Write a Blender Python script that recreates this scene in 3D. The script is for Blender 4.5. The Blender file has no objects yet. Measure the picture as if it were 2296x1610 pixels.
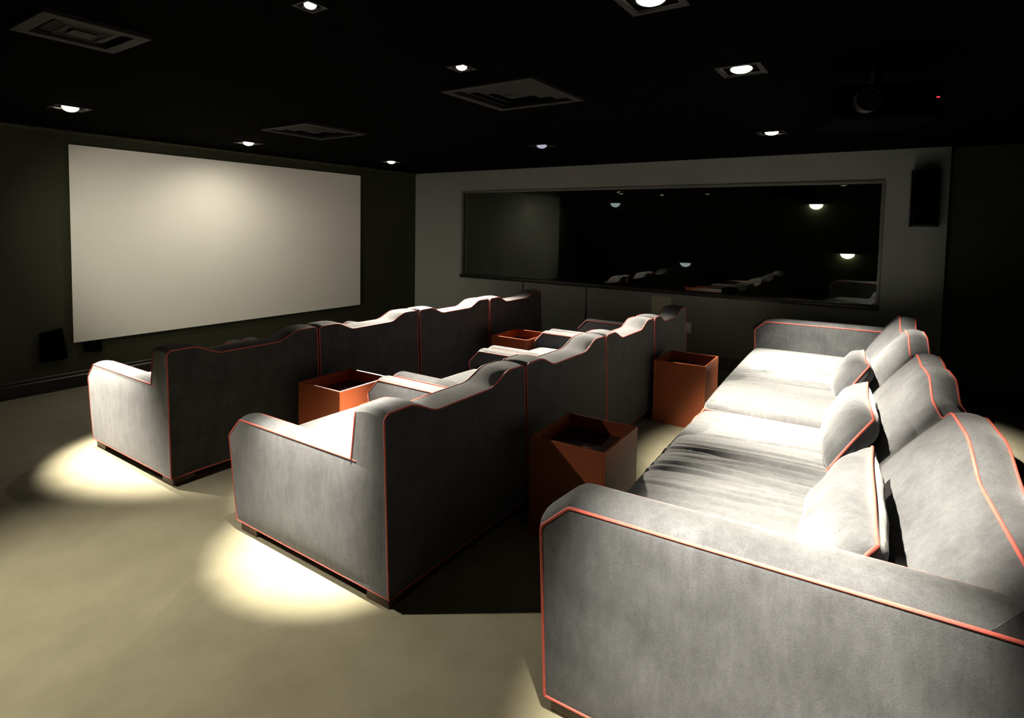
import bpy, bmesh, math, random
from mathutils import Vector, Matrix
random.seed(7)
SC = bpy.context.scene
COL = SC.collection
PI = math.pi

# ------------------------------------------------------------------ camera
F_PX, CY, YAW, PITCH, ROLL, CAM_H = 1270.29, 579.53, 0.591336, -0.055718, 0.017045, 1.55
cam_data = bpy.data.cameras.new('camera')
cam = bpy.data.objects.new('camera', cam_data)
COL.objects.link(cam)
SC.camera = cam
cam_data.sensor_fit = 'HORIZONTAL'
cam_data.sensor_width = 36.0
cam_data.lens = F_PX / 2296.0 * 36.0
cam_data.shift_y = -(805.0 - CY) / 2296.0
cam_data.clip_start = 0.02
fw = Vector((math.cos(YAW), math.sin(YAW), 0)); rt = Vector((math.sin(YAW), -math.cos(YAW), 0)); up = Vector((0, 0, 1))
fw2 = fw * math.cos(PITCH) + up * math.sin(PITCH)
up2 = up * math.cos(PITCH) - fw * math.sin(PITCH)
r3 = rt * math.cos(ROLL) + up2 * math.sin(ROLL)
u3 = up2 * math.cos(ROLL) - rt * math.sin(ROLL)
cam.matrix_world = Matrix(((r3.x, u3.x, -fw2.x, 0), (r3.y, u3.y, -fw2.y, 0), (r3.z, u3.z, -fw2.z, CAM_H), (0, 0, 0, 1)))

# ------------------------------------------------------------------ world, exposure
world = bpy.data.worlds.new('dark_world')
SC.world = world
world.use_nodes = True
world.node_tree.nodes['Background'].inputs['Color'].default_value = (0.0, 0.0, 0.0, 1)
world.node_tree.nodes['Background'].inputs['Strength'].default_value = 0.0
SC.view_settings.view_transform = 'Standard'
SC.view_settings.look = 'None'
SC.view_settings.exposure = 0.0
SC.view_settings.gamma = 1.0
SC.view_settings.use_curve_mapping = False

LIGHT_GAIN = 1.0
CEIL = 2.346
WALL_F = 6.211      # wall that carries the screen
WALL_R = 6.522      # wall with the long window
WALL_B = -2.6
WALL_L = -1.7

# ------------------------------------------------------------------ materials
def new_mat(name):
    m = bpy.data.materials.new(name); m.use_nodes = True
    nt = m.node_tree
    return m, nt, nt.nodes['Principled BSDF']

def N(nt, typ, **kw):
    n = nt.nodes.new(typ)
    for k, v in kw.items():
        if k in n.inputs: n.inputs[k].default_value = v
        else: setattr(n, k, v)
    return n

def mottled(name, c1, c2, rough, scale=3.0, detail=4.0, bump_scale=None, bump=0.1, dist=0.002, stretch=(1, 1, 1), lo=0.35, hi=0.65):
    m, nt, b = new_mat(name)
    tc = N(nt, 'ShaderNodeTexCoord')
    mp = N(nt, 'ShaderNodeMapping'); mp.inputs['Scale'].default_value = stretch
    nt.links.new(tc.outputs['Object'], mp.inputs['Vector'])
    nz = N(nt, 'ShaderNodeTexNoise', Scale=scale, Detail=detail, Roughness=0.6)
    nt.links.new(mp.outputs['Vector'], nz.inputs['Vector'])
    cr = N(nt, 'ShaderNodeValToRGB')
    cr.color_ramp.elements[0].position = lo; cr.color_ramp.elements[0].color = (*c1, 1)
    cr.color_ramp.elements[1].position = hi; cr.color_ramp.elements[1].color = (*c2, 1)
    nt.links.new(nz.outputs['Fac'], cr.inputs['Fac'])
    nt.links.new(cr.outputs['Color'], b.inputs['Base Color'])
    b.inputs['Roughness'].default_value = rough
    if bump_scale:
        n2 = N(nt, 'ShaderNodeTexNoise', Scale=bump_scale, Detail=3.0, Roughness=0.6)
        nt.links.new(mp.outputs['Vector'], n2.inputs['Vector'])
        bp = N(nt, 'ShaderNodeBump', Strength=bump, Distance=dist)
        nt.links.new(n2.outputs['Fac'], bp.inputs['Height'])
        nt.links.new(bp.outputs['Normal'], b.inputs['Normal'])
    return m, nt, b

M = {}
def velvet(name, c1, c2, bump_stretch=(1, 1, 1), stretch_scale=60.0, bump=0.12):
    m, nt, b = mottled(name, c1, c2, 0.85, scale=6.0, detail=9.0, bump_scale=stretch_scale, bump=bump, dist=0.004, stretch=bump_stretch, lo=0.28, hi=0.75)
    tc = [n for n in nt.nodes if n.type == 'TEX_COORD'][0]; cr = [n for n in nt.nodes if n.type == 'VALTORGB'][0]
    # brushed nap: short streaks and fine grain over the broad patches
    mp2 = N(nt, 'ShaderNodeMapping'); mp2.inputs['Scale'].default_value = (3.0, 3.0, 0.8); mp2.inputs['Rotation'].default_value = (0.5, 0.3, 0.2)
    n1 = N(nt, 'ShaderNodeTexNoise', Scale=14.0, Detail=8.0, Roughness=0.7)
    n2 = N(nt, 'ShaderNodeTexNoise', Scale=240.0, Detail=2.0, Roughness=0.6)
    nt.links.new(tc.outputs['Object'], mp2.inputs['Vector']); nt.links.new(mp2.outputs['Vector'], n1.inputs['Vector']); nt.links.new(tc.outputs['Object'], n2.inputs['Vector'])
    ad = N(nt, 'ShaderNodeMath', operation='ADD'); nt.links.new(n1.outputs['Fac'], ad.inputs[0]); nt.links.new(n2.outputs['Fac'], ad.inputs[1])
    mr = N(nt, 'ShaderNodeMapRange'); mr.inputs['From Min'].default_value = 0.65; mr.inputs['From Max'].default_value = 1.35
    mr.inputs['To Min'].default_value = 0.72; mr.inputs['To Max'].default_value = 1.30
    nt.links.new(ad.outputs[0], mr.inputs['Value'])
    mu = N(nt, 'ShaderNodeVectorMath', operation='SCALE')
    nt.links.new(cr.outputs['Color'], mu.inputs[0]); nt.links.new(mr.outputs['Result'], mu.inputs['Scale'])
    nt.links.new(mu.outputs['Vector'], b.inputs['Base Color'])
    sw = N(nt, 'ShaderNodeMath', operation='MULTIPLY'); sw.inputs[1].default_value = 0.34
    nt.links.new(mr.outputs['Result'], sw.inputs[0]); nt.links.new(sw.outputs[0], b.inputs['Sheen Weight'])
    b.inputs['Sheen Roughness'].default_value = 0.40
    b.inputs['Sheen Tint'].default_value = (0.95, 0.95, 0.95, 1)
    b.inputs['Specular IOR Level'].default_value = 0.15
    return m
M['velvet'] = velvet('grey_velvet', (0.038, 0.0405, 0.044), (0.078, 0.0825, 0.088), (1, 1, 1), 650.0, 0.5)
M['seat_velvet'] = velvet('crumpled_grey_velvet', (0.050, 0.0525, 0.055), (0.089, 0.093, 0.096), (5, 0.7, 1), 9.0, 0.25)
M['piping'] = mottled('coral_piping', (0.40, 0.068, 0.050), (0.47, 0.088, 0.066), 0.6, scale=30)[0]
M['dark_wood'] = mottled('dark_wood', (0.035, 0.020, 0.012), (0.07, 0.04, 0.022), 0.45, scale=8, stretch=(1, 8, 8))[0]
m, nt, b = mottled('carpet', (0.190, 0.177, 0.112), (0.230, 0.215, 0.142), 0.95, scale=4.0, detail=6.0, bump_scale=220.0, bump=0.5, dist=0.004)
b.inputs['Sheen Weight'].default_value = 0.2
M['carpet'] = m
M['ceiling'] = mottled('black_ceiling_paint', (0.0012, 0.0012, 0.001), (0.0018, 0.0018, 0.0015), 1.0, scale=2)[0]
M['ceiling'].node_tree.nodes['Principled BSDF'].inputs['Specular IOR Level'].default_value = 0.02
M['green_wall'] = mottled('dark_green_paint', (0.021, 0.024, 0.010), (0.026, 0.029, 0.013), 0.55, scale=1.5, bump_scale=90, bump=0.05)[0]
M['grey_wall'] = mottled('grey_paint', (0.25, 0.275, 0.25), (0.28, 0.305, 0.28), 0.6, scale=1.5, bump_scale=90, bump=0.05)[0]
M['dark_trim'] = mottled('dark_gloss_trim', (0.012, 0.012, 0.010), (0.016, 0.016, 0.013), 0.4, scale=3)[0]
M['grey_trim'] = mottled('grey_gloss_trim', (0.15, 0.15, 0.135), (0.18, 0.18, 0.16), 0.4, scale=3)[0]
M['screen'] = mottled('screen_fabric', (0.74, 0.745, 0.68), (0.78, 0.785, 0.72), 0.9, scale=1.0)[0]
M['rust'] = mottled('rust_lacquer', (0.25, 0.058, 0.020), (0.285, 0.070, 0.025), 0.38, scale=2.5)[0]
m, nt, b = mottled('black_glass_top', (0.010, 0.004, 0.005), (0.014, 0.006, 0.006), 0.06, scale=3)
M['black_top'] = m
M['black'] = mottled('matt_black', (0.006, 0.006, 0.006), (0.010, 0.010, 0.009), 0.55, scale=6)[0]
M['pure_black'] = PB = mottled('black_cloth', (0.001, 0.001, 0.001), (0.0015, 0.0015, 0.0015), 1.0, scale=6)[0]
PB.node_tree.nodes['Principled BSDF'].inputs['Specular IOR Level'].default_value = 0.03
M['vent'] = mottled('brown_black_metal', (0.006, 0.0045, 0.003), (0.008, 0.006, 0.004), 0.7, scale=6)[0]
M['steel'] = mottled('dull_steel', (0.20, 0.18, 0.16), (0.24, 0.22, 0.19), 0.35, scale=6)[0]
M['steel'].node_tree.nodes['Principled BSDF'].inputs['Metallic'].default_value = 0.6
M['plate'] = mottled('pale_plastic', (0.80, 0.81, 0.70), (0.84, 0.85, 0.74), 0.45, scale=6)[0]
M['pale_panel'] = mottled('pale_green_panel', (0.52, 0.53, 0.40), (0.57, 0.58, 0.45), 0.6, scale=3)[0]

def emitter(name, col, s):
    m, nt, b = new_mat(name)
    b.inputs['Base Color'].default_value = (0.05, 0.05, 0.05, 1)
    b.inputs['Emission Color'].default_value = (*col, 1)
    b.inputs['Emission Strength'].default_value = s
    return m
M['lamp'] = emitter('lamp_lens_lit', (1.0, 0.88, 0.68), 11.0)
M['dim_lamp'] = emitter('lamp_lens_dimmed', (0.72, 0.74, 0.92), 0.55)
M['red_led'] = emitter('red_led', (1.0, 0.03, 0.06), 2.0)
M['pale_led'] = emitter('pale_led', (1.0, 0.8, 0.75), 0.35)

m = bpy.data.materials.new('window_glass'); m.use_nodes = True
nt = m.node_tree
for n in list(nt.nodes):
    if n.type == 'BSDF_PRINCIPLED': nt.nodes.remove(n)
tr = N(nt, 'ShaderNodeBsdfTransparent'); tr.inputs['Color'].default_value = (0.72, 0.80, 0.70, 1)
gl = N(nt, 'ShaderNodeBsdfGlossy', Roughness=0.012); gl.inputs['Color'].default_value = (0.95, 0.95, 0.95, 1)
lw = N(nt, 'ShaderNodeFresnel', IOR=1.36)
mx = N(nt, 'ShaderNodeMixShader')
nt.links.new(lw.outputs['Fac'], mx.inputs['Fac']); nt.links.new(tr.outputs['BSDF'], mx.inputs[1]); nt.links.new(gl.outputs['BSDF'], mx.inputs[2])
nt.links.new(mx.outputs['Shader'], [n for n in nt.nodes if n.type == 'OUTPUT_MATERIAL'][0].inputs['Surface'])
M['glass'] = m

# ------------------------------------------------------------------ helpers
def obj(name, bm, mat, parent=None, smooth=35.0):
    me = bpy.data.meshes.new(name)
    bmesh.ops.recalc_face_normals(bm, faces=bm.faces[:])
    bm.to_mesh(me); bm.free()
    if smooth:
        me.polygons.foreach_set('use_smooth', [True] * len(me.polygons))
        me.set_sharp_from_angle(angle=math.radians(smooth))
    me.materials.append(mat)
    o = bpy.data.objects.new(name, me)
    COL.objects.link(o)
    if parent: o.parent = parent
    return o

def thing(name, label, cat, loc=(0, 0, 0), rz=0.0, group=None):
    o = bpy.data.objects.new(name, None); COL.objects.link(o)
    o.empty_display_size = 0.1
    o.location = loc; o.rotation_euler = (0, 0, rz)
    o['label'] = label; o['category'] = cat
    if group: o['group'] = group
    return o

def tag(o, label, cat, group=None):
    o['label'] = label; o['category'] = cat
    if group: o['group'] = group
    return o

def structure(o):
    o['kind'] = 'structure'
    return o

def dup(root, loc, rz, label):
    r = root.copy(); COL.objects.link(r); r.location = loc; r.rotation_euler = (0, 0, rz); r['label'] = label
    for ch in list(root.children):
        c = ch.copy(); COL.objects.link(c); c.parent = r
        for g in list(ch.children):
            d = g.copy(); COL.objects.link(d); d.parent = c
    return r

def box(bm, x0, x1, y0, y1, z0, z1, bev=0.0, seg=2):
    g = bmesh.ops.create_cube(bm, size=1.0)
    vs = g['verts']
    bmesh.ops.scale(bm, vec=(x1 - x0, y1 - y0, z1 - z0), verts=vs)
    bmesh.ops.translate(bm, vec=((x0 + x1) / 2, (y0 + y1) / 2, (z0 + z1) / 2), verts=vs)
    if bev:
        es = list({e for v in vs for e in v.link_edges})
        bmesh.ops.bevel(bm, geom=es, offset=bev, segments=seg, profile=0.5, affect='EDGES')
    return bm

def box_obj(name, dims, mat, parent=None, bev=0.0):
    return obj(name, box(bmesh.new(), *dims, bev=bev), mat, parent)

def tube(bm, pts, r, closed=False, seg=8):
    """a cord along a polyline"""
    pts = [Vector(p) for p in pts]
    n = len(pts)
    rings = []
    prev = None
    for i, p in enumerate(pts):
        a = pts[(i - 1) % n] if (closed or i > 0) else p
        c = pts[(i + 1) % n] if (closed or i < n - 1) else p
        t = (c - a)
        if t.length < 1e-9: t = Vector((0, 0, 1))
        t.normalize()
        if prev is None:
            ref = Vector((0, 0, 1)) if abs(t.z) < 0.9 else Vector((1, 0, 0))
            nn = t.cross(ref).normalized()
        else:
            nn = (prev - t * prev.dot(t)).normalized()
        prev = nn
        bb = t.cross(nn)
        rings.append([bm.verts.new(p + (nn * math.cos(2 * PI * k / seg) + bb * math.sin(2 * PI * k / seg)) * r) for k in range(seg)])
    m_ = n if closed else n - 1
    for i in range(m_):
        A, B = rings[i], rings[(i + 1) % n]
        off = 0
        if closed and i == n - 1:
            off = min(range(seg), key=lambda s: (A[0].co - B[s].co).length)
        for k in range(seg):
            bm.faces.new((A[k], A[(k + 1) % seg], B[(k + 1 + off) % seg], B[(k + off) % seg]))
    if not closed:
        bm.faces.new(rings[0][::-1]); bm.faces.new(rings[-1])
    return bm

def round_poly(pts, radii, seg=4):
    """2-D polygon with rounded corners; returns list of points"""
    out = []
    n = len(pts)
    for i in range(n):
        p = Vector(pts[i]); a = Vector(pts[i - 1]); c = Vector(pts[(i + 1) % n]); r = radii[i]
        if r <= 0:
            out.append(p.copy()); continue
        d1 = (a - p).normalized(); d2 = (c - p).normalized()
        ang = d1.angle(d2)
        L = min(r / math.tan(ang / 2), (a - p).length * 0.49, (c - p).length * 0.49)
        p1 = p + d1 * L; p2 = p + d2 * L
        for k in range(seg + 1):
            t = k / seg
            out.append(p1 * (1 - t) ** 2 + p * 2 * t * (1 - t) + p2 * t * t)
    return out

def densify(pts, step):
    out = []
    n = len(pts)
    for i in range(n):
        a, b = pts[i], pts[(i + 1) % n]
        k = max(1, int((b - a).length / step))
        for j in range(k): out.append(a.lerp(b, j / k))
    return out

def slab_arm(profile, u0, u1, crown, side_bulge, axis_sign=1, crown_test=None, nt_=10):
    """upholstered slab: a (depth, height) profile swept over its thickness u0..u1, crowned between its two edges; sides slightly padded"""
    bm = bmesh.new()
    n = len(profile)
    cen = Vector((sum(p.x for p in profile) / n, sum(p.y for p in profile) / n))
    # outward normals
    nor = []
    area = sum(profile[i].x * profile[(i + 1) % n].y - profile[(i + 1) % n].x * profile[i].y for i in range(n))
    for i in range(n):
        t = profile[(i + 1) % n] - profile[i - 1]
        nv = Vector((t.y, -t.x)).normalized()
        if area < 0: nv = -nv
        nor.append(nv)
    rows = []
    for k in range(nt_ + 1):
        t = k / nt_
        bl = crown * math.sin(PI * t) ** 0.6 if 0 < t < 1 else 0.0
        u = u0 + (u1 - u0) * t
        row = []
        for i, p in enumerate(profile):
            w = crown_test(p) if crown_test else 1.0
            q = p + nor[i] * bl * w
            row.append(bm.verts.new((u, axis_sign * q.x, q.y)))
        rows.append(row)
    for k in range(nt_):
        for i in range(n):
            j = (i + 1) % n
            bm.faces.new((rows[k][i], rows[k][j], rows[k + 1][j], rows[k + 1][i]))
    for row, u, sg in ((rows[0], u0, -1), (rows[-1], u1, 1)):
        last = row
        xa = max(p.x for p in profile); xb = min(p.x for p in profile); za = max(p.y for p in profile); zb = min(p.y for p in profile)
        def pad(p, s):
            X = (2 * (cen.x + (p.x - cen.x) * s) - xa - xb) / (xa - xb); Z = (2 * (cen.y + (p.y - cen.y) * s) - za - zb) / (za - zb)
            return side_bulge * max(0.0, 1 - X ** 4) ** 0.7 * max(0.0, 1 - Z ** 4) ** 0.7
        for s in (0.985, 0.95, 0.9, 0.82, 0.72, 0.6, 0.45, 0.3, 0.15):
            cur = [bm.verts.new((u + sg * pad(p, s), axis_sign * (cen.x + (p.x - cen.x) * s), cen.y + (p.y - cen.y) * s)) for p in profile]
            for i in range(n):
                j = (i + 1) % n
                bm.faces.new((last[i], last[j], cur[j], cur[i]))
            last = cur
        bm.faces.new(last)
    return bm

def rounded_block(size, r, div, fn=None):
    """box with rounded edges from a subdivided cube, centred in x,y, base at z=0; fn(x,y,z,size) may move a vertex"""
    sx, sy, sz = size
    nx, ny, nz = div
    bm = bmesh.new()
    vmap = {}
    def vert(i, j, k):
        key = (i, j, k)
        if key in vmap: return vmap[key]
        def ax(s, n, idx):
            # cluster grid lines at the rounded edges
            t = idx / n
            return (t - 0.5) * s
        p = Vector((ax(sx, nx, i), ax(sy, ny, j), ax(sz, nz, k)))
        q = Vector((max(-sx / 2 + r, min(sx / 2 - r, p.x)), max(-sy / 2 + r, min(sy / 2 - r, p.y)), max(-sz / 2 + r, min(sz / 2 - r, p.z))))
        d = p - q
        if d.length > 1e-9:
            # take the cube's corner region onto the sphere
            m_ = max(abs(d.x), abs(d.y), abs(d.z))
            p = q + d.normalized() * m_
        p.z += sz / 2
        if fn: p = fn(p)
        v = bm.verts.new(p); vmap[key] = v
        return v
    for i in range(nx):
        for j in range(ny):
            for k in (0, nz):
                bm.faces.new((vert(i, j, k), vert(i + 1, j, k), vert(i + 1, j + 1, k), vert(i, j + 1, k)))
    for i in range(nx):
        for k in range(nz):
            for j in (0, ny):
                bm.faces.new((vert(i, j, k), vert(i + 1, j, k), vert(i + 1, j, k + 1), vert(i, j, k + 1)))
    for j in range(ny):
        for k in range(nz):
            for i in (0, nx):
                bm.faces.new((vert(i, j, k), vert(i, j + 1, k), vert(i, j + 1, k + 1), vert(i, j, k + 1)))
    return bm

def smooth01(t):
    t = max(0.0, min(1.0, t))
    return t * t * (3 - 2 * t)

# ------------------------------------------------------------------ room shell
LAMPS = [  # x, y of the recessed lights; the unseen ones at the end are added fill
    (1.345, 1.815), (1.94, 0.738), (2.262, 1.845), (3.00, 0.663), (1.64, 4.94), (3.29, 5.43), (5.14, 5.32), (4.80, 2.895), (5.03, 0.858), (0.85, 0.25), (0.25, 3.45), (0.92, 5.2), (0.2, 4.5)]
SMALL = {(1.345, 1.815): 0.45, (2.262, 1.845): 0.55}
HOLE = 0.082
floor = structure(box_obj('floor', (WALL_L, 9.6, WALL_B, WALL_F, -0.12, 0.0), M['carpet']))
floor['label'] = 'olive beige carpet covering the whole floor'; floor['category'] = 'floor'

def holed_plane(bm, x0, x1, y0, y1, z, holes):
    xs = sorted({x0, x1, *[h[0] for h in holes], *[h[1] for h in holes]})
    ys = sorted({y0, y1, *[h[2] for h in holes], *[h[3] for h in holes]})
    vm = {}
    def V(x, y):
        if (x, y) not in vm: vm[(x, y)] = bm.verts.new((x, y, z))
        return vm[(x, y)]
    for i in range(len(xs) - 1):
        for j in range(len(ys) - 1):
            cx, cy = (xs[i] + xs[i + 1]) / 2, (ys[j] + ys[j + 1]) / 2
            if any(h[0] < cx < h[1] and h[2] < cy < h[3] for h in holes): continue
            bm.faces.new((V(xs[i], ys[j]), V(xs[i + 1], ys[j]), V(xs[i + 1], ys[j + 1]), V(xs[i], ys[j + 1])))
    return bm
holes = [(x - HOLE * k, x + HOLE * k, y - HOLE * k, y + HOLE * k) for x, y in LAMPS for k in [SMALL.get((x, y), 1.0)]]
bm = holed_plane(bmesh.new(), WALL_L, WALL_R + 0.1, WALL_B, WALL_F, CEIL, holes)
ret = bmesh.ops.extrude_face_region(bm, geom=bm.faces[:])
bmesh.ops.translate(bm, vec=(0, 0, 0.012), verts=[e for e in ret['geom'] if isinstance(e, bmesh.types.BMVert)])
structure(obj('ceiling', bm, M['ceiling'], smooth=0))

structure(box_obj('wall_front', (WALL_L, 9.6, WALL_F, WALL_F + 0.12, 0, CEIL + 0.3), M['green_wall']))
structure(box_obj('wall_back', (WALL_L, 9.6, WALL_B - 0.12, WALL_B, 0, CEIL + 0.3), M['green_wall']))
structure(box_obj('wall_left', (WALL_L - 0.12, WALL_L, WALL_B, WALL_F, 0, CEIL + 0.3), M['green_wall']))
# right wall with its long opening
WY0, WY1, WZ0, WZ1 = 0.084, 5.29, 0.818, 2.06
bm = bmesh.new()
box(bm, WALL_R, WALL_R + 0.14, -0.135, WALL_F, 0, WZ0)
box(bm, WALL_R, WALL_R + 0.14, -0.135, WALL_F, WZ1, CEIL + 0.3)
box(bm, WALL_R, WALL_R + 0.14, -0.135, WY0, WZ0, WZ1)
box(bm, WALL_R, WALL_R + 0.14, WY1, WALL_F, WZ0, WZ1)
structure(obj('wall_right', bm, M['grey_wall'], smooth=0))
structure(box_obj('trim_1', (WALL_R - 0.012, WALL_R + 0.14, -0.405, -0.135, 0, CEIL), M['grey_wall'], bev=0.004))
structure(box_obj('wall_side', (WALL_R + 0.06, WALL_R + 0.16, WALL_B, -0.405, 0, CEIL + 0.3), M['green_wall']))
# a room beyond the glass, unlit
structure(box_obj('wall_far', (9.0, 9.12, -2.0, WALL_F, 0, CEIL + 0.3), M['green_wall']))
structure(box_obj('wall_partition', (WALL_R + 0.16, 9.0, -0.50, -0.42, 0, CEIL + 0.3), M['green_wall']))
structure(box_obj('trim_2', (WALL_R + 0.14, 9.0, -0.42, WALL_F, CEIL, CEIL + 0.1), M['ceiling']))

# window
win = structure(bpy.data.objects.new('window_1', None)); COL.objects.link(win)
win.location = (WALL_R, (WY0 + WY1) / 2, WZ0)
hy = (WY1 - WY0) / 2; hz = WZ1 - WZ0
bm = bmesh.new()
fwid = 0.03
box(bm, -0.012, 0.05, -hy, hy, hz - fwid, hz, bev=0.003)
box(bm, -0.012, 0.05, -hy, -hy + fwid, 0, hz - fwid, bev=0.003)
box(bm, -0.012, 0.05, hy - fwid, hy, 0, hz - fwid, bev=0.003)
obj('window_frame', bm, M['grey_trim'], win)
box_obj('window_sill', (-0.03, 0.05, -hy, hy, -0.02, 0.028), M['dark_trim'], win, bev=0.004)
box_obj('window_pane', (0.018, 0.024, -hy + fwid, hy - fwid, 0.028, hz - fwid), M['glass'], win)

# baseboards with a moulded top
def baseboard(name, x0, y0, x1, y1, nx, ny, mat, h=0.115):
    bm = bmesh.new()
    prof = [(0, 0), (0.018, 0), (0.018, h * 0.72), (0.010, h * 0.78), (0.013, h * 0.84), (0.013, h * 0.93), (0.006, h), (0, h)]
    a = [bm.verts.new((x0 + nx * d, y0 + ny * d, z)) for d, z in prof]
    b = [bm.verts.new((x1 + nx * d, y1 + ny * d, z)) for d, z in prof]
    n = len(prof)
    for i in range(n):
        bm.faces.new((a[i], a[(i + 1) % n], b[(i + 1) % n], b[i]))
    bm.faces.new(a); bm.faces.new(b[::-1])
    return structure(obj(name, bm, mat, smooth=0))
baseboard('baseboard_front', WALL_L, WALL_F, WALL_R, WALL_F, 0, -1, M['dark_trim'], 0.15)
baseboard('baseboard_right', WALL_R, -0.13, WALL_R, WALL_F, -1, 0, M['grey_trim'], 0.13)
# slim lighter olive strip paints lamplight along the top of the screen wall, panel joints under the window
structure(box_obj('trim_3', (WALL_L, WALL_R, WALL_F - 0.012, WALL_F, CEIL - 0.028, CEIL), mottled('lamplit_strip', (0.045, 0.047, 0.02), (0.05, 0.052, 0.024), 0.5)[0]))
for k, (y, w) in enumerate(((4.19, 0.02), (3.225, 0.014))):
    structure(box_obj('trim_%d' % (4 + k), (WALL_R - 0.006, WALL_R, y - w / 2, y + w / 2, 0.13, WZ0 - 0.02), M['dark_trim']))

# ------------------------------------------------------------------ recessed lights
def lamp(x, y, label, aim, watts, size=80.0, blend=0.7, lit=True, off=(0, 0), tilt=0.0, depth=0.006, r=0.050, s=1.0, col=(1.0, 0.90, 0.74)):
    t = thing('recessed_light', label, 'ceiling light', (x, y, CEIL), 0, 'recessed square ceiling lights')
    bm = bmesh.new()
    o_, i_ = 0.106 * s, HOLE * s; r = r * s
    for (a, b_, c, d) in ((-o_, o_, -o_, -i_), (-o_, o_, i_, o_), (-o_, -i_, -i_, i_), (i_, o_, -i_, i_)):
        box(bm, a, b_, c, d, -0.003, 0.0)
    obj('trim_ring', bm, M['black'], t, smooth=0)
    bm = bmesh.new()     # recess: bright rim, black housing above
    w = 0.003
    for (a, b_, c, d) in ((-i_, i_, -i_, -i_ + w), (-i_, i_, i_ - w, i_), (-i_, -i_ + w, -i_, i_), (i_ - w, i_, -i_, i_)):
        box(bm, a, b_, c, d, 0.0, 0.004)
    obj('reflector_rim', bm, M['steel'], t, smooth=0)
    bm = bmesh.new()
    for (a, b_, c, d) in ((-i_, i_, -i_, -i_ + w), (-i_, i_, i_ - w, i_), (-i_, -i_ + w, -i_, i_), (i_ - w, i_, -i_, i_)):
        box(bm, a, b_, c, d, 0.004, 0.11)
    box(bm, -i_, i_, -i_, i_, 0.11, 0.115)
    obj('housing', bm, M['pure_black'], t, smooth=0)
    q = Vector((-x, -y, 0)).normalized(); ta = math.radians(tilt)
    nrm = q * math.sin(ta) - Vector((0, 0, 1)) * math.cos(ta)
    rotq = Vector((0, 0, -1)).rotation_difference(nrm)
    # gimballed lens: a shallow dome
    bm = bmesh.new()
    rings = []
    nr, ns = 5, 28
    for a in range(nr + 1):
        rr = r * math.sin(a / nr * PI / 2); zz = -0.014 * s * math.cos(a / nr * PI / 2)
        rings.append([bm.verts.new((rr * math.cos(2 * PI * k / ns), rr * math.sin(2 * PI * k / ns), zz)) for k in range(ns)] if a else [bm.verts.new((0, 0, -0.014 * s))])
    for a in range(nr):
        for k in range(ns):
            k2 = (k + 1) % ns
            if a == 0: bm.faces.new((rings[0][0], rings[1][k], rings[1][k2]))
            else: bm.faces.new((rings[a][k], rings[a][k2], rings[a + 1][k2], rings[a + 1][k]))
    L = obj('lens', bm, M['lamp'] if lit else M['dim_lamp'], t)
    L.location = (0, 0, depth); L.rotation_euler = rotq.to_euler()
    bm = bmesh.new()
    tube(bm, [(1.08 * r * math.cos(2 * PI * k / 28), 1.08 * r * math.sin(2 * PI * k / 28), 0.0) for k in range(28)], 0.0035, closed=True)
    g = obj('gimbal_ring', bm, M['black'], t)
    g.location = (0, 0, depth); g.rotation_euler = rotq.to_euler()
    ld = bpy.data.lights.new('recessed_spot', 'SPOT')
    ld.energy = watts * LIGHT_GAIN; ld.color = col
    ld.spot_size = math.radians(size); ld.spot_blend = blend; ld.shadow_soft_size = 0.02
    lo = bpy.data.objects.new('lamp_beam', ld); COL.objects.link(lo)
    lo.parent = t
    p = Vector((off[0], off[1], depth)) + nrm * (0.016 + 0.006 * s); lo.location = p
    d = (Vector(aim) - (Vector((x, y, CEIL)) + p)).normalized()
    lo.rotation_euler = d.to_track_quat('-Z', 'Y').to_euler()
    return t

lamp(*LAMPS[0], 'lit recessed light at the very top of the photo, left half of the ceiling', (1.80, 2.20, 0.0), 2900, 31, 1.0, s=0.45, tilt=24)
lamp(*LAMPS[1], 'square recessed light cut off by the top edge, above the nearest sofa arm', (2.34, 0.06, 0.4), 2000, 46, 1.0, tilt=6)
lamp(*LAMPS[2], 'lit recessed light just left of the large ceiling vent', (2.22, 2.42, 0.45), 2900, 31, 1.0, s=0.55, tilt=24)
lamp(*LAMPS[3], 'bright square recessed light nearest the projector, framed by a visible rim', (3.68, 0.42, 0.4), 2700, 52, 1.0, tilt=8)
lamp(*LAMPS[4], 'lit recessed light at far left, above the left edge of the screen', (1.82, 4.02, 0.0), 2100, 33, 1.0, off=(-0.04, 0), tilt=30)
lamp(*LAMPS[5], 'lit recessed light above the middle of the projection screen', (3.45, 5.72, 0.0), 62, 156, 1.0, tilt=28)
lamp(*LAMPS[6], 'lit recessed light above the right end of the projection screen', (4.3, 3.6, 0.8), 5600, 60, 1.0, tilt=28)
lamp(*LAMPS[7], 'dimmed bluish recessed light over the far end of the armchair rows', (4.15, 2.0, 0.6), 1800, 50, 1.0, lit=False, tilt=28)
lamp(*LAMPS[8], 'lit tilted recessed light above the far end of the back sofa', (5.12, 0.42, 0.4), 3000, 58, 1.0, tilt=14)
lamp(*LAMPS[9], 'added unseen fill light above the camera position, beyond the top edge of the photo', (1.56, 0.26, 0.36), 1900, 36, 1.0)  # added fixture, unseen; brightens the outer face of the near sofa arm
lamp(*LAMPS[10], 'added unseen fill light over the left aisle, beyond the left edge of the photo', (0.9, 2.15, 0.0), 480, 80, 1.0)  # added fixture, unseen; fills the carpet at lower left
lamp(*LAMPS[11], 'added unseen fill light near the screen wall, beyond the left edge of the photo', (1.80, 4.20, 0.42), 2800, 35, 1.0)  # added fixture, unseen; brightens the front row's near side panel
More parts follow.
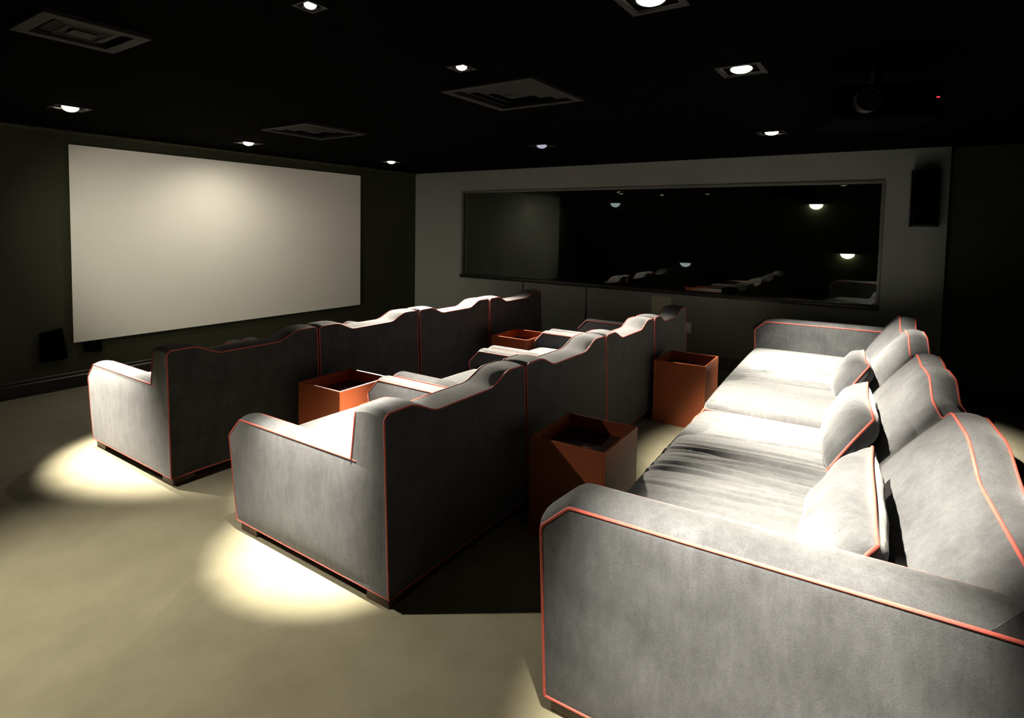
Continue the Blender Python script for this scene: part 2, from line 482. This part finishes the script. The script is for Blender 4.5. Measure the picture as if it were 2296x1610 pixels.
lamp(*LAMPS[12], 'added unseen fill light in front of the screen, far beyond the left edge of the photo', (3.9, 6.2, 0.9), 330, 54, 1.0)  # added fixture, unseen; evens out the screen

# ------------------------------------------------------------------ ceiling vents
def vent(cx, cy, s, rz, label):
    t = thing('ceiling_vent', label, 'air vent', (cx, cy, CEIL), rz, 'square ceiling air vents')
    def ring(bm, a, b, z0, z1):
        """square frustum ring from half-size a at z0 (low) to b at z1"""
        th = 0.004
        va = [bm.verts.new((sx * a, sy * a, z0)) for sx, sy in ((-1, -1), (1, -1), (1, 1), (-1, 1))]
        vb = [bm.verts.new((sx * b, sy * b, z1)) for sx, sy in ((-1, -1), (1, -1), (1, 1), (-1, 1))]
        vc = [bm.verts.new((sx * a, sy * a, z0 + th)) for sx, sy in ((-1, -1), (1, -1), (1, 1), (-1, 1))]
        vd = [bm.verts.new((sx * b, sy * b, z1 + th)) for sx, sy in ((-1, -1), (1, -1), (1, 1), (-1, 1))]
        for i in range(4):
            j = (i + 1) % 4
            bm.faces.new((va[i], va[j], vb[j], vb[i])); bm.faces.new((vc[i], vc[j], vd[j], vd[i]))
            bm.faces.new((va[i], va[j], vc[j], vc[i])); bm.faces.new((vb[i], vb[j], vd[j], vd[i]))
    bm = bmesh.new()
    h = s / 2
    for (a, b, c, d) in ((-h, h, -h, -h + 0.05), (-h, h, h - 0.05, h), (-h, -h + 0.05, -h + 0.05, h - 0.05), (h - 0.05, h, -h + 0.05, h - 0.05)):
        box(bm, a, b, c, d, -0.022, -0.001, bev=0.002)
    obj('vent_frame', bm, M['vent'], t, smooth=0)
    for k in range(3):
        bm = bmesh.new()
        a = h - 0.075 - k * 0.075
        ring(bm, a, a - 0.045, -0.006, -0.020)
        obj('louvre', bm, M['vent'], t, smooth=0)
    box_obj('centre_plate', (-0.045, 0.045, -0.045, 0.045, -0.021, -0.016), M['vent'], t)
    box_obj('duct_backing', (-h + 0.04, h - 0.04, -h + 0.04, h - 0.04, -0.004, -0.001), M['pure_black'], t)
    return t
vent(2.84, 1.915, 0.62, 0.0, 'large dark square air vent in the middle of the ceiling')
vent(3.10, 4.14, 0.62, 0.0, 'faint dark square air vent nearer the screen')
vent(1.00, 2.87, 0.38, 0.0, 'barely visible air vent in the upper left corner of the ceiling')

# ------------------------------------------------------------------ screen wall
t = thing('projection_screen', 'large blank off-white projection screen on the dark green wall', 'screen', (3.71, WALL_F, 0.4224))
hw = 1.68; hh = 1.80
box_obj('screen_surface', (-hw, hw, -0.034, -0.030, 0.0, hh), M['screen'], t)
box_obj('backing_frame', (-hw + 0.012, hw - 0.012, -0.030, 0.0, 0.012, hh - 0.012), M['dark_trim'], t)

def wall_quad(name, pts, depth, label, cat, group=None):
    """four-sided black patch built as a shallow box on the screen wall; pts are (x, z) on its front"""
    bm = bmesh.new()
    f = [bm.verts.new((x, WALL_F - depth, z)) for x, z in pts]
    cx = sum(p[0] for p in pts) / 4; cz = sum(p[1] for p in pts) / 4
    bk = [bm.verts.new((cx + (x - cx) * 0.96, WALL_F, cz + (z - cz) * 0.96)) for x, z in pts]
    bm.faces.new(f); bm.faces.new(bk[::-1])
    for i in range(4): bm.faces.new((f[i], f[(i + 1) % 4], bk[(i + 1) % 4], bk[i]))
    return tag(obj(name, bm, M['pure_black'], smooth=0), label, cat, group)
wall_quad('black_patch', [(1.79, 0.539), (1.949, 0.568), (1.986, 0.284), (1.784, 0.281)], 0.03, 'slanted black patch low on the wall left of the screen', 'speaker')  # stands for a blacked-out patch; no speaker known here
wall_quad('black_patch_small', [(2.11, 0.418), (2.252, 0.418), (2.257, 0.303), (2.114, 0.319)], 0.026, 'small black patch on the wall tucked under the screen corner', 'speaker')  # another blacked-out patch given a shallow box shape

# ------------------------------------------------------------------ right wall fittings
tag(box_obj('access_panel', (WALL_R - 0.012, WALL_R, 2.125, 2.36, 0.30, 0.757), M['pale_panel'], bev=0.002), 'pale green upright panel on the wall under the window', 'panel')
t = thing('wall_outlet', 'small pale outlet plate on the wall beside the far armchair', 'outlet', (WALL_R, 1.915, 0.424))
box_obj('cover_plate', (-0.007, 0.0, -0.035, 0.035, -0.058, 0.058), M['plate'], t, bev=0.002)
for z in (-0.026, 0.026):
    box_obj('socket', (-0.009, -0.004, -0.016, 0.016, z - 0.013, z + 0.013), M['plate'], t, bev=0.001)

# speaker on the pilaster
t = thing('surround_speaker', 'black loudspeaker mounted high on the pale pilaster at right', 'speaker', (WALL_R - 0.012, -0.225, 1.615))
bm = bmesh.new()
prof = round_poly([(-0.115, -0.02), (-0.085, -0.15), (0.085, -0.15), (0.115, -0.02)], [0.01, 0.03, 0.03, 0.01])
lo = [bm.verts.new((q.y, q.x, 0.0)) for q in prof]; hi = [bm.verts.new((q.y, q.x, 0.525)) for q in prof]
bm.faces.new(lo); bm.faces.new(hi[::-1])
for i in range(len(prof)): bm.faces.new((lo[i], lo[(i + 1) % len(prof)], hi[(i + 1) % len(prof)], hi[i]))
obj('cabinet', bm, M['black'], t)
bm = rounded_block((0.17, 0.49, 0.016), 0.007, (10, 24, 3))
g = obj('grille', bm, M['pure_black'], t); g.rotation_euler = (PI / 2, 0, -PI / 2); g.location = (-0.15, 0, 0.2625)
for z, r in ((0.16, 0.062), (0.31, 0.045), (0.41, 0.02)):
    bm = bmesh.new(); tube(bm, [(-0.167, r * math.cos(2 * PI * k / 24), z + r * math.sin(2 * PI * k / 24)) for k in range(24)], 0.002, closed=True, seg=6)
    obj('driver_ring', bm, M['black'], t)
box_obj('side_trim', (-0.14, -0.03, 0.108, 0.118, 0.01, 0.515), M['grey_trim'], t, bev=0.004)
box_obj('wall_bracket', (-0.03, 0.0, -0.03, 0.03, 0.2, 0.3), M['black'], t, bev=0.003)

# ------------------------------------------------------------------ projector
t = thing('projector', 'black projector hanging from the dark ceiling with a red standby light', 'projector', (3.22, 0.10, 2.06), math.radians(20))
bm = rounded_block((0.36, 0.44, 0.16), 0.03, (14, 16, 8))
obj('body', bm, M['pure_black'], t)
bm = bmesh.new()
tube(bm, [(-0.18, 0.10, 0.08), (-0.20, 0.10, 0.08), (-0.225, 0.10, 0.08)], 0.055, seg=24)
obj('lens_barrel', bm, M['black'], t)
bm = bmesh.new(); tube(bm, [(-0.226, 0.10 + 0.05 * math.cos(2 * PI * k / 24), 0.08 + 0.05 * math.sin(2 * PI * k / 24)) for k in range(24)], 0.004, closed=True, seg=6)
obj('lens_ring', bm, M['black'], t)
bm = bmesh.new(); tube(bm, [(0, 0, 0.15), (0, 0, CEIL - 2.06)], 0.025, seg=16)
obj('ceiling_pole', bm, M['black'], t)
box_obj('mounting_plate', (-0.08, 0.08, -0.08, 0.08, CEIL - 2.06 - 0.01, CEIL - 2.06), M['pure_black'], t, bev=0.003)
box_obj('standby_light', (-0.183, -0.176, -0.19, -0.178, 0.085, 0.090), M['red_led'], t)

# black shape hanging at the top of the window, behind the glass; glowing bowls stand in for light spots there
tag(box_obj('black_shape', (WALL_R + 0.18, WALL_R + 0.36, 0.72, 1.14, 1.925, 2.3), M['pure_black'], bev=0.004), 'black shape hanging at the top right behind the window glass', 'box')  # box shape standing for a blacked-out patch in the window
def glass_spot(y, z, lit, label):
    t = thing('window_spot', label, 'light spot', (9.0, y, z), 0, 'stand-in light spots beyond the window')  # glowing half bowl standing in for a bright spot in the glass
    bm = bmesh.new()
    R = 0.085; rings = []
    for a in range(7):
        el = a / 6 * PI / 2
        rings.append([bm.verts.new((-R * math.cos(el) * math.sin(th), R * math.cos(el) * math.cos(th), -R * 0.8 * math.sin(el))) for th in [PI * k / 20 for k in range(21)]])
    for a in range(6):
        for k in range(20): bm.faces.new((rings[a][k], rings[a][k + 1], rings[a + 1][k + 1], rings[a + 1][k]))
    bmesh.ops.remove_doubles(bm, verts=bm.verts[:], dist=1e-5)
    obj('glow_bowl', bm, M['lamp'] if lit else M['dim_lamp'], t)
    box_obj('back_plate', (-0.10, 0.0, -0.15, 0.15, -0.001, 0.006), M['steel'], t)
glass_spot(2.721, 1.03, False, 'dim bluish half-bowl light spot low in the middle of the window')
glass_spot(0.51, 1.26, True, 'bright half-bowl light spot low at the right end of the window')
glass_spot(3.943, 1.98, False, 'dim bluish half-bowl light spot high in the left half of the window')
glass_spot(0.917, 1.935, True, 'bright half-bowl light spot high at the right of the window, below the black shape')

# ------------------------------------------------------------------ armchairs
W_CH = 1.030
LEAN = 0.035
def build_back(bm, w, zfun, z_base, d_front_base, d_front_top, d_rear_base, d_rear_top, n_u, crown=0.012, ztop=0.8, face_bulge=0.015, corner=0.02):
    """backrest: cross-sections in (depth, height) lofted along the row; depth grows towards the front. returns front and rear top edges"""
    front, rear = [], []
    rows = []
    us = [w * i / n_u for i in range(n_u + 1)]
    us = sorted(set([0.0, 0.006, 0.015, 0.03] + us + [w - 0.03, w - 0.015, w - 0.006, w]))
    for u in us:
        e = min(u, w - u)
        zt = zfun(u) - corner * max(0.0, 1 - e / 0.03) ** 2
        def dr(z): return d_rear_base + (d_rear_top - d_rear_base) * (z - z_base) / (ztop - z_base)
        def df(z): return d_front_base + (d_front_top - d_front_base) * (z - z_base) / (ztop - z_base)
        nf, nt_, nr = 8, 7, 6
        row = []
        bul = face_bulge * min(1.0, e / 0.12)
        for k in range(nf + 1):
            z = z_base + (zt - z_base) * k / nf
            row.append(Vector((u, df(z) + bul * math.sin(PI * k / nf), z)))
        front.append(row[-1].copy())
        for k in range(1, nt_):
            s = k / nt_
            row.append(Vector((u, df(zt) * (1 - s) + dr(zt) * s, zt + crown * math.sin(PI * s) ** 0.7)))
        for k in range(nr + 1):
            z = zt + (z_base - zt) * k / nr
            row.append(Vector((u, dr(z), z)))
            if k == 0: rear.append(row[-1].copy())
        rows.append(row)
    V = [[bm.verts.new(p) for p in r] for r in rows]
    n = len(rows[0])
    for i in range(len(V) - 1):
        for k in range(n):
            j = (k + 1) % n
            bm.faces.new((V[i][k], V[i][j], V[i + 1][j], V[i + 1][k]))
    bm.faces.new(V[0]); bm.faces.new(V[-1][::-1])
    return front, rear

def hump(u, w):
    zl = 0.738
    e = min(u, w - u)
    return zl + (0.80 - zl) * (1 - smooth01((e - 0.14) / 0.19)) + 0.004 * math.cos((u / w - 0.5) * PI)

ARM_T = 0.115
def make_armchair(label):
    t = thing('armchair', label, 'armchair', (0, 0, 0), 0, 'grey velvet armchairs with coral piping')
    prof = round_poly([(0.012, 0.055), (1.075, 0.055), (1.14, 0.475), (1.045, 0.572), (0.025, 0.575)], [0.004, 0.006, 0.02, 0.02, 0.004])
    dens = densify(prof, 0.06)
    ct = lambda p: smooth01((p.y - 0.40) / 0.08) if p.x > 0.2 else 0.0
    edge = [p for p in densify(prof, 0.02)]
    # piping along front and top of the profile only
    path = [p for p in edge if (p.x > 1.06 or p.y > 0.53) and p.x > 0.19 and p.y > 0.058]
    # keep the order front-bottom -> top-rear
    i0 = min(range(len(path)), key=lambda i: (path[i] - Vector((1.075, 0.055))).length)
    path = path[i0:] + path[:i0]
    for side, (a, b) in enumerate(((0.003, ARM_T), (W_CH - ARM_T, W_CH - 0.003))):
        arm = obj('arm', slab_arm(dens, a, b, 0.016, 0.011, 1, ct), M['velvet'], t)
        for u in (a, b):
            bm = bmesh.new(); tube(bm, [(u, q.x, q.y) for q in path], 0.0042)
            obj('arm_piping', bm, M['piping'], arm)
        u = a if side == 0 else b
        bm = bmesh.new(); tube(bm, [(u, 0.012 + (1.063) * k / 20, 0.055) for k in range(21)], 0.004)
        obj('lower_piping', bm, M['piping'], arm)
    bm = bmesh.new()
    front, rear = build_back(bm, W_CH, lambda u: hump(u, W_CH), 0.055, 0.285, 0.195, 0.0, 0.03, 46)
    back = obj('backrest', bm, M['velvet'], t)
    ztop = hump(0, W_CH)
    # rear piping: all round the rear panel;  front piping: along the top front edge and down to the arms
    bm = bmesh.new()
    loop = [Vector((0, 0.0, 0.055 + (rear[0].z - 0.055) * k / 16)) for k in range(16)]
    for q in loop: q.y = 0.03 * (q.z - 0.055) / 0.745
    loop += rear
    for k in range(1, 17):
        z = rear[-1].z + (0.055 - rear[-1].z) * k / 16
        loop.append(Vector((W_CH, 0.03 * (z - 0.055) / 0.745, z)))
    loop += [Vector((W_CH - W_CH * k / 20, 0.0, 0.055)) for k in range(1, 20)]
    tube(bm, loop, 0.0042, closed=True)
    obj('rear_piping', bm, M['piping'], back)
    bm = bmesh.new()
    def fr(u, z): return Vector((u, 0.285 - 0.09 * (z - 0.055) / 0.745, z))
    line = [fr(0, 0.575 + (front[0].z - 0.575) * k / 8) for k in range(8)] + front + [fr(W_CH, front[-1].z + (0.575 - front[-1].z) * k / 8) for k in range(1, 9)]
    tube(bm, line, 0.0042)
    obj('front_piping', bm, M['piping'], back)
    # seat
    sw = W_CH - 2 * ARM_T - 0.012
    def puff(p):
        a = max(0.0, 1 - (2 * p.x / sw) ** 2); b = max(0.0, 1 - (2 * p.y / 0.82) ** 2)
        if p.z > 0.1: p.z += 0.03 * (a * b) ** 0.5
        return p
    bm = rounded_block((sw, 0.82, 0.19), 0.04, (24, 24, 8), puff)
    seat = obj('seat_cushion', bm, M['velvet'], t); seat.location = (W_CH / 2, 0.665, 0.25)
    bm = bmesh.new()
    hx, hy_ = sw / 2 - 0.012, 0.41 - 0.012
    tube(bm, [(-hx, -hy_, 0.178), (-hx, hy_, 0.178), (hx, hy_, 0.178), (hx, -hy_, 0.178)], 0.0045, closed=True)
    obj('seat_piping', bm, M['piping'], seat)
    box_obj('front_rail', (ARM_T, W_CH - ARM_T, 0.95, 1.06, 0.055, 0.25), M['velvet'], t, bev=0.012)
    box_obj('underframe', (0.05, W_CH - 0.05, 0.05, 1.02, 0.030, 0.065), M['dark_wood'], t)
    for fx in (0.018, W_CH - 0.018 - 0.13):
        for fy in (0.018, 1.065 - 0.13):
            box_obj('foot', (fx, fx + 0.13, fy, fy + 0.13, 0.0, 0.055), M['dark_wood'], t, bev=0.003)
    return t

chair_labels = [
    'armchair of the middle row at the near end, large lit side panel facing the carpet',
    'second armchair from the left in the middle row, behind the nearest red box table',
    'third armchair from the left in the middle row, its top edge brightly lit',
    'armchair at the far end of the middle row, next to the wall outlet',
    'armchair of the front row at the left end, below the lower left screen corner',
    'second armchair from the left in the front row, below the right half of the screen',
    'third armchair from the left in the front row, its top edge brightly lit',
    'armchair at the far end of the front row, nearest the window wall']
spots = [(1.546, 1.602, 1.0), (2.594, 1.604, 1.0), (3.642, 1.608, 0.93), (4.620, 1.611, 0.84),
         (1.573, 3.409, 1.0), (2.621, 3.411, 1.0), (3.680, 3.413, 1.0), (4.735, 3.417, 1.0)]
first = make_armchair(chair_labels[0])
for i, (x, y, sx) in enumerate(spots):
    o = first if i == 0 else dup(first, (x, y, 0), 0, chair_labels[i])
    o.location = (x, y, 0); o.rotation_euler = (0, 0, math.radians(0.19)); o.scale = (sx, 1, 1)
    o['group'] = 'armchairs in the middle row' if i < 4 else 'armchairs in the front row'

# ------------------------------------------------------------------ back sofa (two sections)
R3 = math.radians(2.4)
ORG = Vector((1.51, 0.86, 0.0))
def row3(u, d, z=0.0):
    return Vector((ORG.x + u * math.cos(R3) + d * math.sin(R3), ORG.y + u * math.sin(R3) - d * math.cos(R3), z))

def hump3(u, w, near_arm=False):
    zl, zh = 0.757, 0.842
    e = min(u, w - u)
    end = 1 - smooth01((e - 0.28) / 0.18) if not (near_arm and u < w / 2) else 1 - smooth01((u + 0.02) / 0.10)
    mid = 1 - smooth01((abs(u - w / 2) - 0.12) / 0.28)
    return zl + (zh - zl) * max(end, mid)

def make_section(label, u_start, width, arm_left, seed):
    rnd = random.Random(seed)
    o = row3(u_start, 0)
    t = thing('sofa_section', label, 'sofa', (o.x, o.y, 0), R3, 'sections of the long back sofa')
    AT = 0.185
    # local axes: x along the row, y = -depth (0 at the front)
    prof = round_poly([(1.265, 0.055), (0.0, 0.055), (-0.025, 0.605), (0.07, 0.690), (1.255, 0.695)], [0.004, 0.006, 0.03, 0.03, 0.02])
    dens = densify(prof, 0.06)
    ct = lambda p: smooth01((p.y - 0.53) / 0.08)
    edge = densify(prof, 0.02)
    path = [p for p in edge if (p.x < 0.06 or p.y > 0.68) and p.y > 0.058 and p.x < 1.24]
    i0 = min(range(len(path)), key=lambda i: (path[i] - Vector((0.0, 0.055))).length)
    path = path[i0:] + path[:i0]
    if arm_left: a, b = 0.0, AT
    else: a, b = width - AT, width
    arm = obj('arm', slab_arm(dens, a, b, 0.03, 0.014, -1, ct, 14), M['velvet'], t)
    for u in (a, b):
        bm = bmesh.new(); tube(bm, [(u, -q.x, q.y) for q in path], 0.0056)
        obj('arm_piping', bm, M['piping'], arm)
    u = a if arm_left else b
    bm = bmesh.new(); tube(bm, [(u, -1.26 * k / 20, 0.055) for k in range(21)], 0.005)
    obj('lower_piping', bm, M['piping'], arm)
    # backrest, sloping front
    bm = bmesh.new()
    w = width
    us = [w * i / 90 for i in range(91)]
    rows = []; front = []; rear = []
    for u in us:
        zt = hump3(u, w, arm_left)
        e = min(u, w - u)
        hh_ = (zt - 0.757) / 0.085
        off = max(0.0, 2.2 - u - u_start) * 0.03
        soft = min(1.0, e / 0.10)
        df_top = 1.112 + off
        row = []
        for k in range(11):     # front face, bottom to top, padded
            s = k / 10
            z = 0.30 + (zt - 0.30) * s
            d = 0.80 + (df_top - 0.80) * s
            d -= (0.030 + 0.016 * hh_) * math.sin(PI * s) * (0.35 + 0.65 * soft)
            row.append(Vector((u, -d, z)))
        row[-1].z -= 0.012 * (1 - soft)
        front.append(row[-1].copy())
        for k in range(1, 7):
            s = k / 7
            row.append(Vector((u, -(df_top + 0.105 * s), row[10].z + 0.014 * math.sin(PI * s) ** 0.7)))
        for k in range(6):
            z = row[10].z + (0.055 - row[10].z) * k / 5
            row.append(Vector((u, -df_top - 0.105, z)))
            if k == 0: rear.append(row[-1].copy())
        row.append(Vector((u, -0.80, 0.055)))
        rows.append(row)
    V = [[bm.verts.new(p) for p in r] for r in rows]
    n = len(rows[0])
    for i in range(len(V) - 1):
        for k in range(n):
            j = (k + 1) % n
            bm.faces.new((V[i][k], V[i][j], V[i + 1][j], V[i + 1][k]))
    bm.faces.new(V[0]); bm.faces.new(V[-1][::-1])
    back = obj('backrest', bm, M['velvet'], t)
    for nm, ln in (('front_piping', front), ('rear_piping', rear)):
        bm = bmesh.new(); tube(bm, ln, 0.0056); obj(nm, bm, M['piping'], back)
    # seat base and big loose seat cushion
    s0, s1 = (AT + 0.004, width - 0.004) if arm_left else (0.004, width - AT - 0.004)
    box_obj('seat_base', (s0, s1, -0.90, -0.015, 0.055, 0.235), M['velvet'], t, bev=0.012)
    L = s1 - s0; D = 0.93
    creases = []
    c0 = L * (0.50 if arm_left else 0.42)
    for k in range(26):
        cu = rnd.gauss(0.0, 0.30) + c0 - L / 2
        creases.append((cu, rnd.uniform(-0.16, 0.02), rnd.uniform(0.008, 0.020), rnd.uniform(0.005, 0.012), rnd.uniform(-0.35, 0.35), rnd.uniform(0.18, 0.42), rnd.uniform(0, 6.28)))
    def puff(p):
        a = max(0.0, 1 - (2 * p.x / L) ** 4); b = max(0.0, 1 - (2 * p.y / D) ** 4)
        if p.z > 0.12:
            p.z += 0.055 * (a ** 0.7) * (b ** 0.5) + (0.0 if arm_left else 0.022) - (0.022 * smooth01((p.x - L * 0.15) / (L * 0.35)) if arm_left else 0.0)
            for cu, sl, sg, am, dc, dw, ph in creases:
                x = p.x - cu - sl * (p.y) - 0.012 * math.sin(7 * p.y + ph)
                if abs(x) < 4 * sg:
                    wv = math.exp(-((p.y - dc) / dw) ** 2)
                    p.z -= am * wv * (math.exp(-(x / sg) ** 2) - 0.5 * math.exp(-((x - 1.6 * sg) / sg) ** 2))
        return p
    bm = rounded_block((L, D, 0.175), 0.05, (260, 44, 8), puff)
    seat = obj('seat_cushion', bm, M['seat_velvet'], t, smooth=60); seat.location = ((s0 + s1) / 2, -D / 2 + 0.03, 0.235)
    bm = bmesh.new()
    hx, hy_ = L / 2 - 0.010, D / 2 - 0.012
    loop = []
    NS = 40
    for k in range(NS): loop.append((-hx + 2 * hx * k / NS, hy_, 0.155 + 0.006 * math.sin(k * 1.1)))
    for k in range(20): loop.append((hx, hy_ - 2 * hy_ * k / 20, 0.157))
    for k in range(NS): loop.append((hx - 2 * hx * k / NS, -hy_, 0.155))
    for k in range(20): loop.append((-hx, -hy_ + 2 * hy_ * k / 20, 0.157))
    tube(bm, loop, 0.0055, closed=True)
    obj('seat_piping', bm, M['piping'], seat)
    box_obj('underframe', (0.05, width - 0.05, -1.17, -0.05, 0.03, 0.06), M['dark_wood'], t)
    for fx in ((0.015, 0.145), (width - 0.145, width - 0.015)):
        for fy in (-0.145, -1.20):
            box_obj('foot', (fx[0], fx[1], fy, fy + 0.13, 0.0, 0.055), M['dark_wood'], t, bev=0.003)
    return t
make_section('near section of the back sofa with the big grey arm in the foreground', 0.0, 2.21, True, 3)
make_section('far section of the back sofa with its arm against the window wall', 2.216, 2.246, False, 9)

# loose cushions
def make_pillow(label, u, d, z, L, Hh, T, lean, yaw, roll, seed):
    rnd = random.Random(seed)
    c = row3(u, d, z)
    o = bpy.data.objects.new('lumbar_cushion', None); COL.objects.link(o)
    tag(o, label, 'cushion', 'loose cushions on the back sofa')
    o.location = c
    o.rotation_mode = 'ZYX'
    o.matrix_world = Matrix.Translation(c) @ Matrix.Rotation(R3 + yaw, 4, 'Z') @ Matrix.Rotation(roll, 4, 'Y') @ Matrix.Rotation(lean, 4, 'X')
    bm = bmesh.new()
    nx, nz = 44, 26
    ph = [rnd.uniform(0, 6.28) for _ in range(6)]
    def rim(a, b):
        """in-plane outline, corners a little pulled in along the sides"""
        x = a * L / 2 * (1 - 0.05 * (1 - b * b)); zz = b * Hh / 2 * (1 - 0.07 * (1 - a * a))
        return x, zz
    def thick(a, b):
        f = ((1 - a ** 4) * (1 - b ** 4)) if True else 0
        f = max(0.0, f) ** 0.55
        pucker = 0.0035 * math.sin(34 * a + ph[0]) * (1 - f) * abs(b) + 0.004 * math.sin(9 * a + 5 * b + ph[1]) * f
        return T / 2 * f + pucker * (1 if f > 0.02 else 0)
    S = {}
    for sgn in (-1, 1):
        for i in range(nx + 1):
            for j in range(nz + 1):
                a = -1 + 2 * i / nx; b = -1 + 2 * j / nz
                a = math.sin(a * PI / 2) * 0.5 + a * 0.5; b = math.sin(b * PI / 2) * 0.5 + b * 0.5
                edge_ = i in (0, nx) or j in (0, nz)
                if edge_ and sgn == 1: S[(sgn, i, j)] = S[(-1, i, j)]; continue
                x, zz = rim(a, b)
                S[(sgn, i, j)] = bm.verts.new((x, sgn * (0 if edge_ else thick(a, b)), zz))
        for i in range(nx):
            for j in range(nz):
                bm.faces.new((S[(sgn, i, j)], S[(sgn, i + 1, j)], S[(sgn, i + 1, j + 1)], S[(sgn, i, j + 1)]))
    obj('cushion_cover', bm, M['velvet'], o, smooth=80)
    bm = bmesh.new()
    loop = []
    for k in range(30): x, zz = rim(-1 + 2 * k / 30, -1); loop.append((x, 0, zz))
    for k in range(16): x, zz = rim(1, -1 + 2 * k / 16); loop.append((x, 0, zz))
    for k in range(30): x, zz = rim(1 - 2 * k / 30, 1); loop.append((x, 0, zz))
    for k in range(16): x, zz = rim(-1, 1 - 2 * k / 16); loop.append((x, 0, zz))
    loop = [(x, 0.003 * math.sin(9 * x + 3 * zz + ph[2]), zz) for x, _, zz in loop]
    tube(bm, loop, 0.0055, closed=True)
    obj('cushion_piping', bm, M['piping'], o)
    return o
LEANP = math.radians(32)
make_pillow('loose grey cushion nearest the big foreground arm, resting on the sofa back', 0.625, 0.785, 0.575, 0.82, 0.34, 0.185, LEANP, 0.0, 0.0, 1)
make_pillow('middle loose grey cushion, tilted, across the seam of the back sofa', 1.80, 0.79, 0.580, 0.84, 0.32, 0.185, LEANP, 0.02, 0.03, 2)
make_pillow('loose grey cushion farthest from the foreground arm, brightly lit', 2.98, 0.785, 0.565, 0.62, 0.32, 0.18, LEANP, 0.05, 0.02, 3)

# ------------------------------------------------------------------ box tables
def make_table(x, y, rz, label):
    t = thing('side_table', label, 'side table', (x, y, 0), rz, 'rust red box side tables')
    w, d, h, th, dep = 0.4385, 0.4049, 0.504, 0.014, 0.075
    bm = bmesh.new()
    box(bm, 0, w, 0, th, 0, h, bev=0.0015); box(bm, 0, w, d - th, d, 0, h, bev=0.0015)
    box(bm, 0, th, th, d - th, 0, h, bev=0.0015); box(bm, w - th, w, th, d - th, 0, h, bev=0.0015)
    obj('box_body', bm, M['rust'], t, smooth=0)
    box_obj('glass_top', (th, w - th, th, d - th, h - dep - 0.012, h - dep), M['black_top'], t)
    return t
make_table(2.3934, 1.0639, math.radians(2.11), 'rust red box table between the middle row and the back sofa, nearest the camera')
make_table(4.3945, 1.1467, math.radians(1.86), 'rust red box table at the far end between the middle row and the back sofa')
make_table(2.2965, 2.8178, math.radians(1.22), 'rust red box table behind the two left armchairs of the front row')
make_table(4.3979, 2.767, math.radians(0.72), 'rust red box table behind the far armchairs of the front row, mostly hidden')
